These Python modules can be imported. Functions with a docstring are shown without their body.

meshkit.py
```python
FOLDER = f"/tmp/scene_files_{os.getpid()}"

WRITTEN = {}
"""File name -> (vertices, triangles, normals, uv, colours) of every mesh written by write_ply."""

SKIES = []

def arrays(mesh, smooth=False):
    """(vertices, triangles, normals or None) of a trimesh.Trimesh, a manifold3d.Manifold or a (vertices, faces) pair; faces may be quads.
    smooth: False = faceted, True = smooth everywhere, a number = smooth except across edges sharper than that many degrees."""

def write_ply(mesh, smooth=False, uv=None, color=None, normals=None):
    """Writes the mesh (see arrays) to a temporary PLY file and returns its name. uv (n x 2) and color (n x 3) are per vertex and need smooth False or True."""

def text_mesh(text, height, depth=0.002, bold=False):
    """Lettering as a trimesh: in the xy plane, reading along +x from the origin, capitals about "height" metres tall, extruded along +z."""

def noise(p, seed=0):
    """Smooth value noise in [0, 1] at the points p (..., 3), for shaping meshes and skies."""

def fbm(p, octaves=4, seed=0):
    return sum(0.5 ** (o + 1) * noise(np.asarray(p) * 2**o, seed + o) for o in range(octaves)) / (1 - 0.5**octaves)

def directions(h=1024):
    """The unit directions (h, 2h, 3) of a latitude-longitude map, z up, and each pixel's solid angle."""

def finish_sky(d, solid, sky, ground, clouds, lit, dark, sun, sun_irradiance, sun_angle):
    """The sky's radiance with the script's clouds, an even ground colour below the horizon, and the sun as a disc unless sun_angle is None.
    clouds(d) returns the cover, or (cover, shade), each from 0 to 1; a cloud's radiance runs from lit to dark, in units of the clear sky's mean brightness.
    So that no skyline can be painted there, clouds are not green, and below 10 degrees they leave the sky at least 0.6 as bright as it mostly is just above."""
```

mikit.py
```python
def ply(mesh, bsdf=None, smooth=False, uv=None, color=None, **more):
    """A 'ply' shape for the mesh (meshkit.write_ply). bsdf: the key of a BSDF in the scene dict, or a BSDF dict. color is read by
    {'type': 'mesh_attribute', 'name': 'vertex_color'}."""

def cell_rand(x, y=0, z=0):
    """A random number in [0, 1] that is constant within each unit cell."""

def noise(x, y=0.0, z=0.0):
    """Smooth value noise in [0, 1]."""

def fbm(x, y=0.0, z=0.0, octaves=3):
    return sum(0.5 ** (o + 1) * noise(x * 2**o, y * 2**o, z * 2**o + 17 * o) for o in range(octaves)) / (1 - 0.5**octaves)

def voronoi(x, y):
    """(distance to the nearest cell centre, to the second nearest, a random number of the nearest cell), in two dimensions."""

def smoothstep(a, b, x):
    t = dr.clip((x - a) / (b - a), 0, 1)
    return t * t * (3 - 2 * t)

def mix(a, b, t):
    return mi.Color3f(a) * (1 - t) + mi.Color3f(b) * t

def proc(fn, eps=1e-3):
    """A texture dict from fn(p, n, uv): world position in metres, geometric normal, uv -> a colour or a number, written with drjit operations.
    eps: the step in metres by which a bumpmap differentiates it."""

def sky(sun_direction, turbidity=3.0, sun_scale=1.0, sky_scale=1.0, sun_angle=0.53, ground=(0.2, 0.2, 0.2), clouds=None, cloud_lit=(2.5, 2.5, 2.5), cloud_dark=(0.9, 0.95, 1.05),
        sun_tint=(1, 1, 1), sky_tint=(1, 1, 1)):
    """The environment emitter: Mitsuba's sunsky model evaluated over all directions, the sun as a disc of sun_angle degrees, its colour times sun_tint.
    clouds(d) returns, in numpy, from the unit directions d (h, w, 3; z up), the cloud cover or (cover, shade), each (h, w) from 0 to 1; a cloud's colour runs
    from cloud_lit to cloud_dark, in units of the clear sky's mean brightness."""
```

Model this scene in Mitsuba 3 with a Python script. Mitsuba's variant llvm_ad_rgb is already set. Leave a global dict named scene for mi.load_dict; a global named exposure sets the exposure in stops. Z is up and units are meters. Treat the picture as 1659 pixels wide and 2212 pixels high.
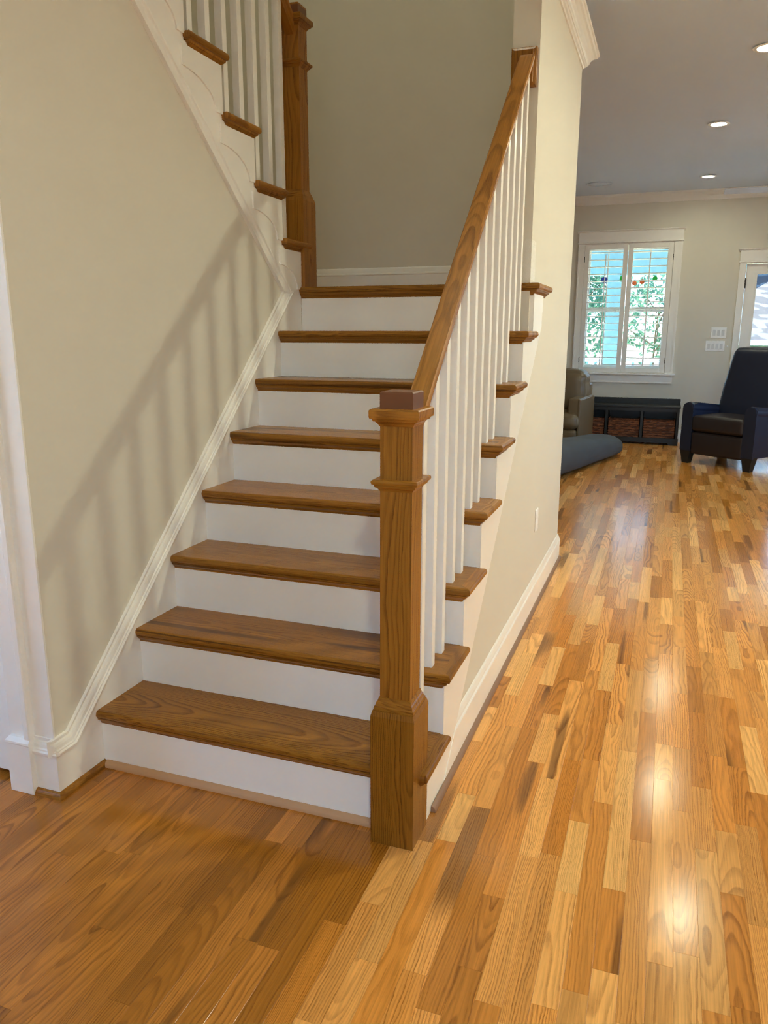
import math, random
import numpy as np
import trimesh
import mitsuba as mi
import drjit as dr
import mikit
import meshkit
from mikit import noise, fbm, cell_rand, smoothstep, mix, proc
from shapely.geometry import Polygon, box as sbox

T = mi.ScalarTransform4f
scene, labels = {}, {}
rng = random.Random(11)

# ------------------------------------------------------------------ camera, sky, exposure
CAM = np.array([1.653, -1.864, 1.3905])
YAW, PITCH, ROLL, FOC = 0.3466, 0.2266, 0.0018, 1675.38
exposure = 4.2


def cam_axes():
    cy, sy, cp, sp = math.cos(YAW), math.sin(YAW), math.cos(PITCH), math.sin(PITCH)
    f = np.array([-sy * cp, cy * cp, -sp])
    r = np.array([cy, sy, 0.0])
    u = np.cross(r, f)
    c, s = math.cos(ROLL), math.sin(ROLL)
    return c * r + s * u, -s * r + c * u, f


CR, CU, CF = cam_axes()
scene['camera'] = {'type': 'perspective', 'fov': math.degrees(2 * math.atan(829.5 / FOC)), 'fov_axis': 'x', 'near_clip': 0.05, 'far_clip': 400.0,
                   'to_world': T().look_at(origin=CAM.tolist(), target=(CAM + CF).tolist(), up=CU.tolist())}
scene['sky'] = mikit.sky([-0.25, 0.5, 0.95], turbidity=3.0, sun_scale=1.0, sky_scale=1.25, ground=(0.24, 0.24, 0.23), sky_tint=(0.92, 1.05, 1.06))
LAMP = (47.5, 48.0, 35.0)      # radiance of the recessed lamps

# ------------------------------------------------------------------ dimensions
R, TR, W = 0.2, 0.2232, 1.0877           # riser height, tread run, stair width to the face of the outer stringer
NOSE, OVER, MIT = 0.0229, 0.029, 0.005
UY, UR = 1.61, 0.2325                     # first riser of the upper flight, its run
XW, CEIL, FAR, EAST = 1.074, 3.1, 9.0, 4.3           # face of the stair wall, ceiling, far wall
TOPZ = 5.6


# ------------------------------------------------------------------ materials
def oak_fn(tones, line_dark, strength=1.0, scale=1.0):
    def fn(p, n, uv):
        u, v = uv.x, uv.y
        i = dr.floor(v)
        w = v - i
        r = [cell_rand(i, k, 7) for k in range(9)]
        side = dr.select(r[1] < 0.42, dr.select(r[2] < 0.5, -0.13, 0.13) * (0.6 + r[3]), 0.0)
        c = 0.5 + (r[2] - 0.5) * 0.07 + side
        s = 37.0 * r[4]
        d = 0.012 + 0.115 * noise(u * 0.55 + s, i) + (0.006 + 0.02 * r[5] * r[5]) * noise(u * 3.2 + s, i, 3.0) + 0.004 * noise(u * 12.0 + s, i, 5.0)
        wob = 0.011 * (noise(u * 6.0 + s, w * 40.0, i) - 0.5) + 0.004 * (noise(u * 17.0 + s, w * 90.0, i) - 0.5) + 0.0014 * (noise(u * 60.0, w * 300.0, i) - 0.5)
        rad = dr.sqrt(dr.square(w + wob - c) + dr.square(d))
        ph = rad / ((0.0034 + 0.0046 * r[4]) * scale)
        ring = dr.floor(ph)
        t = ph - ring
        line = smoothstep(0.35, 0.85, t) * (1.0 - smoothstep(0.88, 1.0, t)) * (0.35 + 0.65 * cell_rand(ring, i, 3))
        pore = smoothstep(0.58, 0.8, noise(u * 45.0, w * 1400.0, i)) * (0.25 + 0.75 * line)
        fine = noise(u * 9.0, w * 420.0, i)
        k = r[6] * (len(tones) - 1)
        col = mi.Color3f(tones[0])
        for a in range(len(tones) - 1):
            col = mix(col, tones[a + 1], dr.clip(k - a, 0.0, 1.0))
        col = col * (0.86 + 0.28 * r[7])
        streak = smoothstep(0.66, 0.86, noise(u * 1.7 + s, w * 26.0, i)) * dr.select(r[8] > 0.82, 0.95, 0.15)
        col = mix(col, col * mi.Color3f(0.42, 0.4, 0.42), streak)
        col = col * (0.88 + 0.24 * fine)
        col = mix(col, col * mi.Color3f(line_dark), dr.clip((line * 0.85 + pore * 0.4) * strength * (0.55 + 0.6 * r[3]), 0.0, 1.0))
        return col
    return fn


def wall_fn(c, amp=0.03):
    def fn(p, n, uv):
        return mi.Color3f(c) * (1.0 - amp + 2 * amp * fbm(p.x * 3.1 + 5.0, p.y * 3.1, p.z * 3.1, 3))
    return fn


def pbr(color, rough, spec=0.5, **kw):
    c = color if isinstance(color, dict) else {'type': 'rgb', 'value': list(color)}
    return {'type': 'twosided', 'bsdf': {'type': 'principled', 'base_color': c, 'roughness': rough, 'specular': spec, **kw}}


FLOOR_TONES = [(0.30, 0.108, 0.012), (0.40, 0.15, 0.02), (0.54, 0.21, 0.036), (0.63, 0.27, 0.06), (0.66, 0.305, 0.08), (0.82, 0.45, 0.15)]
STAIR_TONES = [(0.26, 0.105, 0.012), (0.29, 0.123, 0.016), (0.32, 0.13, 0.019)]
scene['oak_floor'] = pbr(proc(oak_fn(FLOOR_TONES, (0.5, 0.4, 0.33), 0.92)), 0.17, 0.34)
scene['oak_stair'] = pbr(proc(oak_fn(STAIR_TONES, (0.5, 0.4, 0.32), 0.95)), 0.28, 0.3)
scene['oak_dark'] = pbr((0.15, 0.055, 0.022), 0.25, 0.5)
scene['oak_subfloor'] = pbr((0.46, 0.22, 0.08), 0.35)
scene['shoe_wood'] = pbr((0.25, 0.14, 0.085), 0.45)
scene['shoe_raw'] = pbr((0.47, 0.27, 0.14), 0.55)
scene['wall_paint'] = pbr(proc(wall_fn((0.65, 0.615, 0.535), 0.02)), 0.6, 0.25)
scene['white_trim'] = pbr((0.80, 0.78, 0.745), 0.3, 0.5)
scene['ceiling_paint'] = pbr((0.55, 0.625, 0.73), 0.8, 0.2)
scene['dark_gap'] = pbr((0.03, 0.02, 0.015), 0.9, 0.1)
scene['black_wood'] = pbr((0.012, 0.014, 0.016), 0.35)
scene['navy_leather'] = pbr((0.013, 0.018, 0.04), 0.42, 0.5)
scene['brown_leather'] = pbr((0.022, 0.015, 0.016), 0.42, 0.5)
scene['tan_leather'] = pbr((0.155, 0.11, 0.06), 0.38, 0.5)
scene['grey_fabric'] = pbr(proc(wall_fn((0.075, 0.08, 0.083), 0.2)), 0.9, 0.2, sheen=0.4)
scene['wicker'] = pbr(proc(lambda p, n, uv: mix((0.22, 0.075, 0.03), (0.09, 0.03, 0.015), smoothstep(0.35, 0.65, noise(p.x * 26.0 + 3.0 * dr.floor(p.z * 70.0), p.z * 70.0)))), 0.6)
scene['metal_dark'] = pbr((0.05, 0.045, 0.04), 0.4, metallic=0.7)
scene['plastic_white'] = pbr((0.82, 0.82, 0.82), 0.3)
scene['plastic_grey'] = pbr((0.6, 0.6, 0.62), 0.35)
scene['glass'] = {'type': 'thindielectric', 'int_ior': 1.5}
scene['porch_blue'] = pbr((0.30, 0.55, 0.66), 0.6)
scene['porch_white'] = pbr((0.75, 0.8, 0.84), 0.6)
scene['ground_grey'] = pbr((0.25, 0.25, 0.24), 0.9)
scene['grass_green'] = pbr((0.22, 0.3, 0.1), 0.9)
scene['bark'] = pbr((0.12, 0.09, 0.06), 0.9)
for nm, c in (('leaf_dark', (0.10, 0.26, 0.2)), ('leaf_light', (0.32, 0.42, 0.10))):
    scene[nm] = {'type': 'principledthin', 'base_color': {'type': 'rgb', 'value': list(c)}, 'roughness': 0.6, 'diff_trans': 0.8, 'spec_trans': 0.0}
scene['shingle_blue'] = pbr(proc(lambda p, n, uv: mix((0.02, 0.045, 0.07), (0.09, 0.14, 0.18), smoothstep(0.45, 0.6, noise(p.x * 5.0 + p.y * 3.0, p.z * 14.0, 1.0)))), 0.8)
scene['siding'] = pbr((0.12, 0.2, 0.2), 0.7)
for nm, c in (('gem_blue', (0.12, 0.14, 0.45)), ('gem_orange', (0.75, 0.30, 0.16)), ('gem_green', (0.12, 0.5, 0.16))):
    scene[nm] = {'type': 'principledthin', 'base_color': {'type': 'rgb', 'value': list(c)}, 'roughness': 0.4, 'diff_trans': 1.4}


# ------------------------------------------------------------------ mesh helpers
def box(x0, x1, y0, y1, z0, z1, b=0.0):
    if b <= 0:
        m = trimesh.creation.box((x1 - x0, y1 - y0, z1 - z0))
        m.apply_translation(((x0 + x1) / 2, (y0 + y1) / 2, (z0 + z1) / 2))
        return m
    pts = []
    for x, sx in ((x0, 1), (x1, -1)):
        for y, sy in ((y0, 1), (y1, -1)):
            for z, sz in ((z0, 1), (z1, -1)):
                pts += [(x + sx * b, y + sy * b, z), (x + sx * b, y, z + sz * b), (x, y + sy * b, z + sz * b)]
    return trimesh.convex.convex_hull(np.array(pts))


def prism(poly, axis, a0, a1):
    """Extrudes a 2-D outline: axis x: outline in (y, z); y: (x, z); z: (x, y)."""
    g = poly if isinstance(poly, Polygon) else Polygon(poly)
    g = g.buffer(0)
    parts = getattr(g, 'geoms', [g])
    out = []
    for q in parts:
        m = trimesh.creation.extrude_polygon(q, a1 - a0, engine='earcut')
        v = np.array(m.vertices)
        h = v[:, 2] + a0
        if axis == 'x':
            nv, flip = np.stack([h, v[:, 0], v[:, 1]], 1), False
        elif axis == 'y':
            nv, flip = np.stack([v[:, 0], h, v[:, 1]], 1), True
        else:
            nv, flip = np.stack([v[:, 0], v[:, 1], h], 1), False
        f = np.array(m.faces)
        out.append(trimesh.Trimesh(nv, f[:, ::-1] if flip else f, process=False))
    return cat(out)


def cat(ms):
    return trimesh.util.concatenate(list(ms))


def loft(polyfn, levels):
    """Slab with a shaped edge: polyfn(s) gives the outline (n x 2, counter-clockwise) at inset s; levels: (z, s) upward."""
    rings = [np.array(polyfn(s)) for _, s in levels]
    n = len(rings[0])
    v = np.vstack([np.hstack([r, np.full((n, 1), z)]) for r, (z, _) in zip(rings, levels)])
    f = []
    for k in range(len(levels) - 1):
        for i in range(n):
            a, b = k * n + i, k * n + (i + 1) % n
            f += [(a, b, b + n), (a, b + n, a + n)]
    m = trimesh.Trimesh(v, f, process=False)
    caps = []
    for k, up in ((0, False), (len(levels) - 1, True)):
        cv, cf = trimesh.creation.triangulate_polygon(Polygon(rings[k]), engine='earcut')
        cv3 = np.hstack([cv, np.full((len(cv), 1), levels[k][0])])
        nz = np.cross(cv3[cf[:, 1]] - cv3[cf[:, 0]], cv3[cf[:, 2]] - cv3[cf[:, 0]])[:, 2]
        cf = np.where(((nz > 0) == up)[:, None], cf, cf[:, ::-1])
        caps.append(trimesh.Trimesh(cv3, cf, process=False))
    return cat([m] + caps)


def sweep(profile, path, N, n0=None, n1=None):
    """Sweeps a closed profile (s, t) along a polyline; s goes to the left of travel seen against N, t along N; corners are mitred.
    n0, n1: normals of the end planes where they are not square."""
    path, N, prof = np.array(path, float), np.array(N, float), np.array(profile, float)
    d = np.diff(path, axis=0)
    d /= np.linalg.norm(d, axis=1, keepdims=True)
    rows = []
    for i in range(len(path)):
        k = min(i, len(d) - 1)
        dd = d[k] if i < len(d) else d[-1]
        if 0 < i < len(path) - 1:
            pn = d[i - 1] + d[i]
        elif i == 0:
            pn = d[0] if n0 is None else np.array(n0, float)
        else:
            pn = d[-1] if n1 is None else np.array(n1, float)
        side = np.cross(N, dd)
        base = path[i] + prof[:, :1] * side + prof[:, 1:] * N
        t = -((base - path[i]) @ pn) / (dd @ pn)
        rows.append(base + t[:, None] * dd)
    n = len(prof)
    v = np.vstack(rows)
    f = []
    for k in range(len(path) - 1):
        for i in range(n):
            a, b = k * n + i, k * n + (i + 1) % n
            f += [(a, a + n, b + n), (a, b + n, b)]
    m = trimesh.Trimesh(v, f, process=False)
    cv, cf = trimesh.creation.triangulate_polygon(Polygon(prof), engine='earcut')
    idx = [int(np.argmin(((prof - c) ** 2).sum(1))) for c in cv]
    tri = np.array([[idx[a] for a in t3] for t3 in cf])
    ends = np.vstack([tri, tri[:, ::-1] + (len(path) - 1) * n])
    m = trimesh.Trimesh(v, np.vstack([np.array(f), ends]), process=False)
    m.fix_normals()
    return m


def lathe(profile, center=(0, 0, 0), n=32):
    m = trimesh.creation.revolve(np.array(profile, float), sections=n)
    m.apply_translation(center)
    return m


def hull(pts):
    return trimesh.convex.convex_hull(np.array(pts, float))


def board_rand(i, k):
    a = [(int(v) + 1000000) & 0xFFFFFFFF for v in (i, k, 7)]
    h = (a[0] * 374761393 + a[1] * 668265263 + a[2] * 2147483647) & 0xFFFFFFFF
    h = ((h ^ (h >> 13)) * 1274126177) & 0xFFFFFFFF
    return ((h ^ (h >> 16)) & 0xFFFFFF) / 16777215.0


WOOD_ID = [0]
FLAT_IDS = [i for i in range(380) if board_rand(i, 1) > 0.42 and board_rand(i, 4) > 0.35 and board_rand(i, 3) > 0.45]


def wood(mesh, grain, wid=None):
    """(mesh with its faces apart, uv) for the oak: u along the grain, v = board number + place across it."""
    if wid is None:
        WOOD_ID[0] += 1
        wid = FLAT_IDS[WOOD_ID[0] % len(FLAT_IDS)]
    g = np.array(grain, float)
    g /= np.linalg.norm(g)
    tri = mesh.triangles.reshape(-1, 3)
    fn = np.cross(mesh.triangles[:, 1] - mesh.triangles[:, 0], mesh.triangles[:, 2] - mesh.triangles[:, 0])
    fn /= np.maximum(np.linalg.norm(fn, axis=1, keepdims=True), 1e-12)
    c = np.cross(fn, g)
    ln = np.linalg.norm(c, axis=1, keepdims=True)
    alt = np.cross(g, [0.3, 0.5, 0.8])
    c = np.where(ln > 0.15, c / np.maximum(ln, 1e-9), alt / np.linalg.norm(alt))
    # the same way round on all faces, so that grain does not mirror at every triangle
    k = np.argmax(np.abs(c), axis=1)
    c *= np.sign(c[np.arange(len(c)), k])[:, None]
    c3 = np.repeat(c, 3, axis=0)
    mid = mesh.bounds.mean(0)
    u = tri @ g + wid * 2.37 % 50
    v = wid + np.clip(((tri - mid) * c3).sum(1) + 0.5 + 0.013 * (wid % 5 - 2), 0.002, 0.998)
    return trimesh.Trimesh(tri, np.arange(len(tri)).reshape(-1, 3), process=False), np.stack([u, v], 1)


# ------------------------------------------------------------------ scene-tree helpers
def key_for(name):
    if name not in used:
        used.add(name)
        return name
    k = 1
    while f'{name}_{k:03d}' in used:
        k += 1
    used.add(f'{name}_{k:03d}')
    return f'{name}_{k:03d}'


used = set()


def obj(name, mesh, mat, parent=None, smooth=False, grain=None, label=None, kind=None, **more):
    key = key_for(f'{parent}__{name}' if parent else name)
    if grain is not None:
        m, uv = wood(mesh, grain)
        scene[key] = mikit.ply(m, mat, False, uv=uv, **more)
    else:
        scene[key] = mikit.ply(mesh, mat, smooth, **more)
    d = {}
    if label:
        d['label'] = label
    if kind:
        d['kind'] = kind
    if d:
        labels[key] = d
    return key


def thing(name, label, category, group=None):
    key = key_for(name)
    labels[key] = {'label': label, 'category': category}
    if group:
        labels[key]['group'] = group
    return key


def tag(key, label, category, group=None):
    labels[key] = {'label': label, 'category': category}
    if group:
        labels[key]['group'] = group


def struct(name, label=None):
    key = key_for(name)
    labels[key] = {'kind': 'structure'}
    if label:
        labels[key]['label'] = label
    return key


def structure(name, mesh, mat, label=None, smooth=False):
    key = obj(name, mesh, mat, smooth=smooth)
    labels[key] = {'kind': 'structure'}
    if label:
        labels[key]['label'] = label
    return key


# ------------------------------------------------------------------ floor: oak strips
PW = 0.057
X_MIN, X_MAX, Y_MIN = -1.71, 4.05, -1.3


def project(P):
    q = np.atleast_2d(P) - CAM
    z = q @ CF
    return np.stack([829.5 + FOC * (q @ CR) / z, 1106 - FOC * (q @ CU) / z], 1), z


def plank_mesh(x0, x1, y0, y1, dz):
    g, c = 0.00012, 0.0004
    x0, x1, y0, y1 = x0 + g, x1 - g, y0 + g, y1 - g
    ring = lambda i, z: [(x0 + i, y0 + i, z), (x1 - i, y0 + i, z), (x1 - i, y1 - i, z), (x0 + i, y1 - i, z)]
    v = np.array(ring(0, -0.018) + ring(0, dz - 0.00025) + ring(c, dz))
    tx, ty = rng.gauss(0, 0.0035), rng.gauss(0, 0.0001)
    v[4:, 2] += np.clip((v[4:, 0] - (x0 + x1) / 2) * tx + (v[4:, 1] - (y0 + y1) / 2) * ty, -0.0002, 0.0002)
    f = []
    for k in (0, 4):
        for i in range(4):
            a, b = k + i, k + (i + 1) % 4
            f += [(a, b, b + 4), (a, b + 4, a + 4)]
    f += [(8, 9, 10), (8, 10, 11)]
    return trimesh.Trimesh(v, f, process=False)


floor = struct('floor', 'oak strip floor in mixed honey, pale and reddish boards')


DARK_IDS = [i for i in range(380) if board_rand(i, 6) < 0.34]         # darker boards left of the newel, with some shade put into their tones
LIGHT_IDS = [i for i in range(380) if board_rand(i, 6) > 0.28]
planks, frame = [], sbox(0, 0, 1659, 2212)
ncol = int((X_MAX - X_MIN) / PW)
for ci in range(ncol):
    x0 = X_MIN + ci * PW
    xc = x0 + PW / 2
    y = Y_MIN - rng.random() * 0.6
    while y < FAR:
        near_left = xc < 1.0 and y < 0.3
        ln = rng.uniform(0.5, 1.5) if near_left else rng.choice([rng.uniform(0.22, 0.55), rng.uniform(0.35, 0.95)])
        y1 = min(y + ln, FAR + 0.02)
        hidden = (0.06 < xc < 1.03 and y > 0.05 and y1 < 2.9) or (xc < 0.0 and y > -0.1 and y1 < 2.9)
        if xc < 1.03 and not hidden:
            if y < 0.05 and y1 > 2.9:
                pass
        if not hidden and y1 - y > 0.05:
            q, z = project([(x0, y, 0), (x0 + PW, y, 0), (x0 + PW, y1, 0), (x0, y1, 0)])
            area = 0.0
            if z.min() > 0.15:
                pg = Polygon(q)
                if pg.is_valid:
                    area = pg.intersection(frame).area
            blocked = xc < 1.03 and y > 0.02 and y < 4.2
            planks.append((0.0 if blocked else area, x0, x0 + PW, y, y1))
        y = y1
planks.sort(key=lambda t: -t[0])
rest, rest_uv = [], []
for n, (area, x0, x1, y0, y1) in enumerate(planks):
    m = plank_mesh(x0, x1, y0, y1, 0.0)
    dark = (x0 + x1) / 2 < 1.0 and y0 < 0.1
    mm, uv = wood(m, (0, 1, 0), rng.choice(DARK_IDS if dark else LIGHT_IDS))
    uv[:, 0] += rng.random() * 30
    if n < 300 and area > 60:
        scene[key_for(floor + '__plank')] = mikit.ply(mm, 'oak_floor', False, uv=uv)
    else:
        rest.append(mm)
        rest_uv.append(uv)
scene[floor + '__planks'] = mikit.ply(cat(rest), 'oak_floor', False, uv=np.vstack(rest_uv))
labels[floor + '__planks'] = {'kind': 'stuff'}
scene[floor] = mikit.ply(cat([box(X_MIN, X_MAX, Y_MIN - 0.6, FAR, -0.12, -0.019), box(-3.1, X_MIN, 2.7, FAR, -0.12, -0.001), box(-1.8, EAST + 0.1, -4.6, Y_MIN - 0.6, -0.12, -0.001),
                              box(X_MAX, EAST + 0.1, Y_MIN - 0.6, FAR, -0.12, -0.001)]), 'oak_subfloor')

# ------------------------------------------------------------------ walls and ceiling
def holed(axis, a0, a1, outer, holes):
    g = sbox(*outer)
    for hbox in holes:
        g = g.difference(sbox(*hbox))
    return prism(g, axis, a0, a1)


stair_wall = [(0.2, 0), (2.95, 0), (2.95, CEIL), (1.55, CEIL), (1.55, 1.3), (0.2, 0.085)]
wall_right = structure('wall_right', prism(stair_wall, 'x', 0.965, XW), 'wall_paint', 'cream painted wall beside and below the stairs')
# the left wall stands under both flights
up_lo = lambda y: 2.755 - 0.85 * y
lw = [(-0.19, 0), (1.56, 0), (1.56, 1.6), (1.40, 1.6), (1.40, up_lo(1.4)), (-0.19, min(up_lo(-0.19), CEIL))]
wall_left = structure('wall_left', prism(lw, 'x', -0.115, -0.015), 'wall_paint', 'beige wall left of the lower flight, crossed by soft baluster shadows')
structure('wall_back', box(-3.1, XW, 2.72, 2.95, 0, TOPZ), 'wall_paint', 'dim beige wall behind the stair landing')
structure('wall_stairwell', box(-1.2, -1.1, -0.19, 2.72, 0, TOPZ), 'wall_paint')
structure('wall_upper', cat([box(0.965, XW, -0.19, 1.55, CEIL, TOPZ), box(-1.2, XW, -0.29, -0.19, CEIL, TOPZ), box(0.965, XW, 1.55, 2.72, CEIL, TOPZ)]), 'wall_paint')
structure('wall_front', cat([box(-1.8, -0.93, -0.19, -0.09, 0, CEIL), box(-0.93, -0.015, -0.19, -0.09, 2.1, CEIL), box(-0.17, -0.015, -0.19, -0.09, 0, 2.1)]), 'wall_paint')
structure('wall_hall', holed('x', -1.8, -1.7, (-4.6, 0, -0.19, CEIL), [(-1.9, 0.4, -0.45, 2.5)]), 'wall_paint')
structure('wall_living', box(-3.2, -3.1, 2.72, FAR, 0, CEIL), 'wall_paint')


WIN = (0.503, 0.90, 1.60, 2.52)          # x0, z0, x1, z1 of the far window's opening
DOOR = (2.45, 0.0, 3.36, 2.235)
wall_far = structure('wall_far', holed('y', FAR, FAR + 0.16, (-3.2, 0, EAST + 0.1, CEIL), [WIN, DOOR]), 'wall_paint', 'cream far wall of the living room with window and glass door')
structure('wall_behind', holed('y', -4.7, -4.6, (-1.8, 0, EAST + 0.1, CEIL), [(1.5, 0.9, 3.2, 2.4)]), 'wall_paint')
structure('wall_east', holed('x', EAST, EAST + 0.1, (-4.7, 0, FAR + 0.16, CEIL), [(2.5, 1.0, 3.5, 2.1), (5.0, 0.9, 7.2, 2.3)]), 'wall_paint')
structure('ceiling', cat([box(XW, EAST + 0.1, -4.7, FAR + 0.16, CEIL, CEIL + 0.12), box(-1.8, XW, -4.7, -0.19, CEIL, CEIL + 0.12), box(-3.2, XW, 2.95, FAR + 0.16, CEIL, CEIL + 0.12)]), 'ceiling_paint',
          'pale ceiling with recessed lights')
structure('ceiling_upper', box(-1.2, XW, -0.3, 2.95, TOPZ, TOPZ + 0.1), 'ceiling_paint')


# ------------------------------------------------------------------ stairs
def half_round(th, r):
    out = []
    for k in range(9):
        a = -math.pi / 2 + math.pi * k / 8
        out.append((-th / 2 + th / 2 * math.sin(a), r * (1 - math.cos(a))))
    return out


TH = 0.0268
NOSING = half_round(TH, 0.0105)
COVE = [(-0.0515, 0.0175), (-0.047, 0.0165), (-0.043, 0.014), (-0.039, 0.010), (-0.0355, 0.006), (-0.034, 0.006), (-0.034, 0.0025), (-0.0265, 0.0)]


def tread_parts(parent, face, run, z, width, rear, x_left, cut=None, sign=1, right_rear=None):
    """One tread: board, mitred return nosing and the cove below. Built for a flight that climbs towards +y with its open end at +x,
    riser face at y = face; sign=-1 climbs towards -y."""
    yy = lambda v: face + sign * v
    y0, xr = -NOSE, width + OVER
    yr = run + 0.004 if right_rear is None else right_rear
    fixup = (lambda pts: pts) if sign > 0 else (lambda pts: pts[::-1])
    lv = [(z + a, s) for a, s in NOSING]
    if cut is None:
        main = lambda s: fixup([(x_left, yy(y0 + s)), (xr - s, yy(y0 + s)), (width - MIT, yy(y0 + OVER + MIT)), (width - MIT, yy(rear)), (x_left, yy(rear))])
        ret = lambda s: fixup([(xr - s, yy(y0 + s)), (xr - s, yy(yr - s)), (width - MIT, yy(yr - s)), (width - MIT, yy(y0 + OVER + MIT))])
    else:
        cx0, cx1, cy = cut
        main = lambda s: [(x_left, y0 + s), (cx0, y0 + s), (cx0, cy), (width - MIT, cy), (width - MIT, rear), (x_left, rear)]
        ret = lambda s: [(cx1, y0 + s), (xr - s, y0 + s), (xr - s, yr - s), (width - MIT, yr - s), (width - MIT, cy), (cx1, cy)]
    t = obj('tread', loft(main, lv), 'oak_stair', parent, grain=(1, 0, 0))
    obj('return_nosing', loft(ret, lv), 'oak_stair', t, grain=(0, 1, 0))
    d = 0.0175
    lc = [(z + a, s) for a, s in COVE]
    if cut is None:
        cove = lambda s: fixup([(x_left, yy(-d + s)), (width + d - s, yy(-d + s)), (width + d - s, yy(yr - 0.016 - s)), (width - 0.001, yy(yr - 0.016 - s)), (width - 0.001, yy(0.002)), (x_left, yy(0.002))])
        obj('cove_molding', loft(cove, lc), 'oak_stair', t, grain=(1, 0, 0))
    else:
        c1 = lambda s: [(x_left, -d + s), (cut[0], -d + s), (cut[0], 0.002), (x_left, 0.002)]
        c2 = lambda s: [(cut[1], -0.012 + s * .3), (width + d - s, -0.012 + s * .3), (width + d - s, yr - 0.016 - s), (cut[1], yr - 0.016 - s)]
        obj('cove_molding', cat([loft(c1, lc), loft(c2, lc)]), 'oak_stair', t, grain=(1, 0, 0))
    return t


NX0, NX1, NY0, NY1 = 0.969, 1.0925, -0.076, 0.0555      # foot of the lower newel post
stair = thing('staircase', 'lower flight of oak treads and white risers rising from the floor to the landing', 'staircase')
for i in range(1, 8):
    tread_parts(stair, (i - 1) * TR, TR, i * R, W, TR + 0.004, 0.0, cut=(NX0, NX1, NY1) if i == 1 else None)
for i in range(1, 9):
    x1 = NX0 if i == 1 else W
    obj('riser', box(0.0, x1, (i - 1) * TR, (i - 1) * TR + 0.018, (i - 1) * R if i > 1 else 0.0, i * R - TH + 0.001), 'white_trim', stair)
# landing: nosing strip with its return, and the boards behind it
land_y = 7 * TR
tread_parts(stair, land_y, 0.30, 8 * R, W, 0.10, 0.0, right_rear=0.36)
ldk = struct('floor_landing', 'oak floor of the stair landing')
scene[ldk] = mikit.ply(box(-1.1, 0.965, land_y + 0.10, 2.72, 8 * R - 0.2, 8 * R - 0.0005), 'oak_subfloor')
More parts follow.
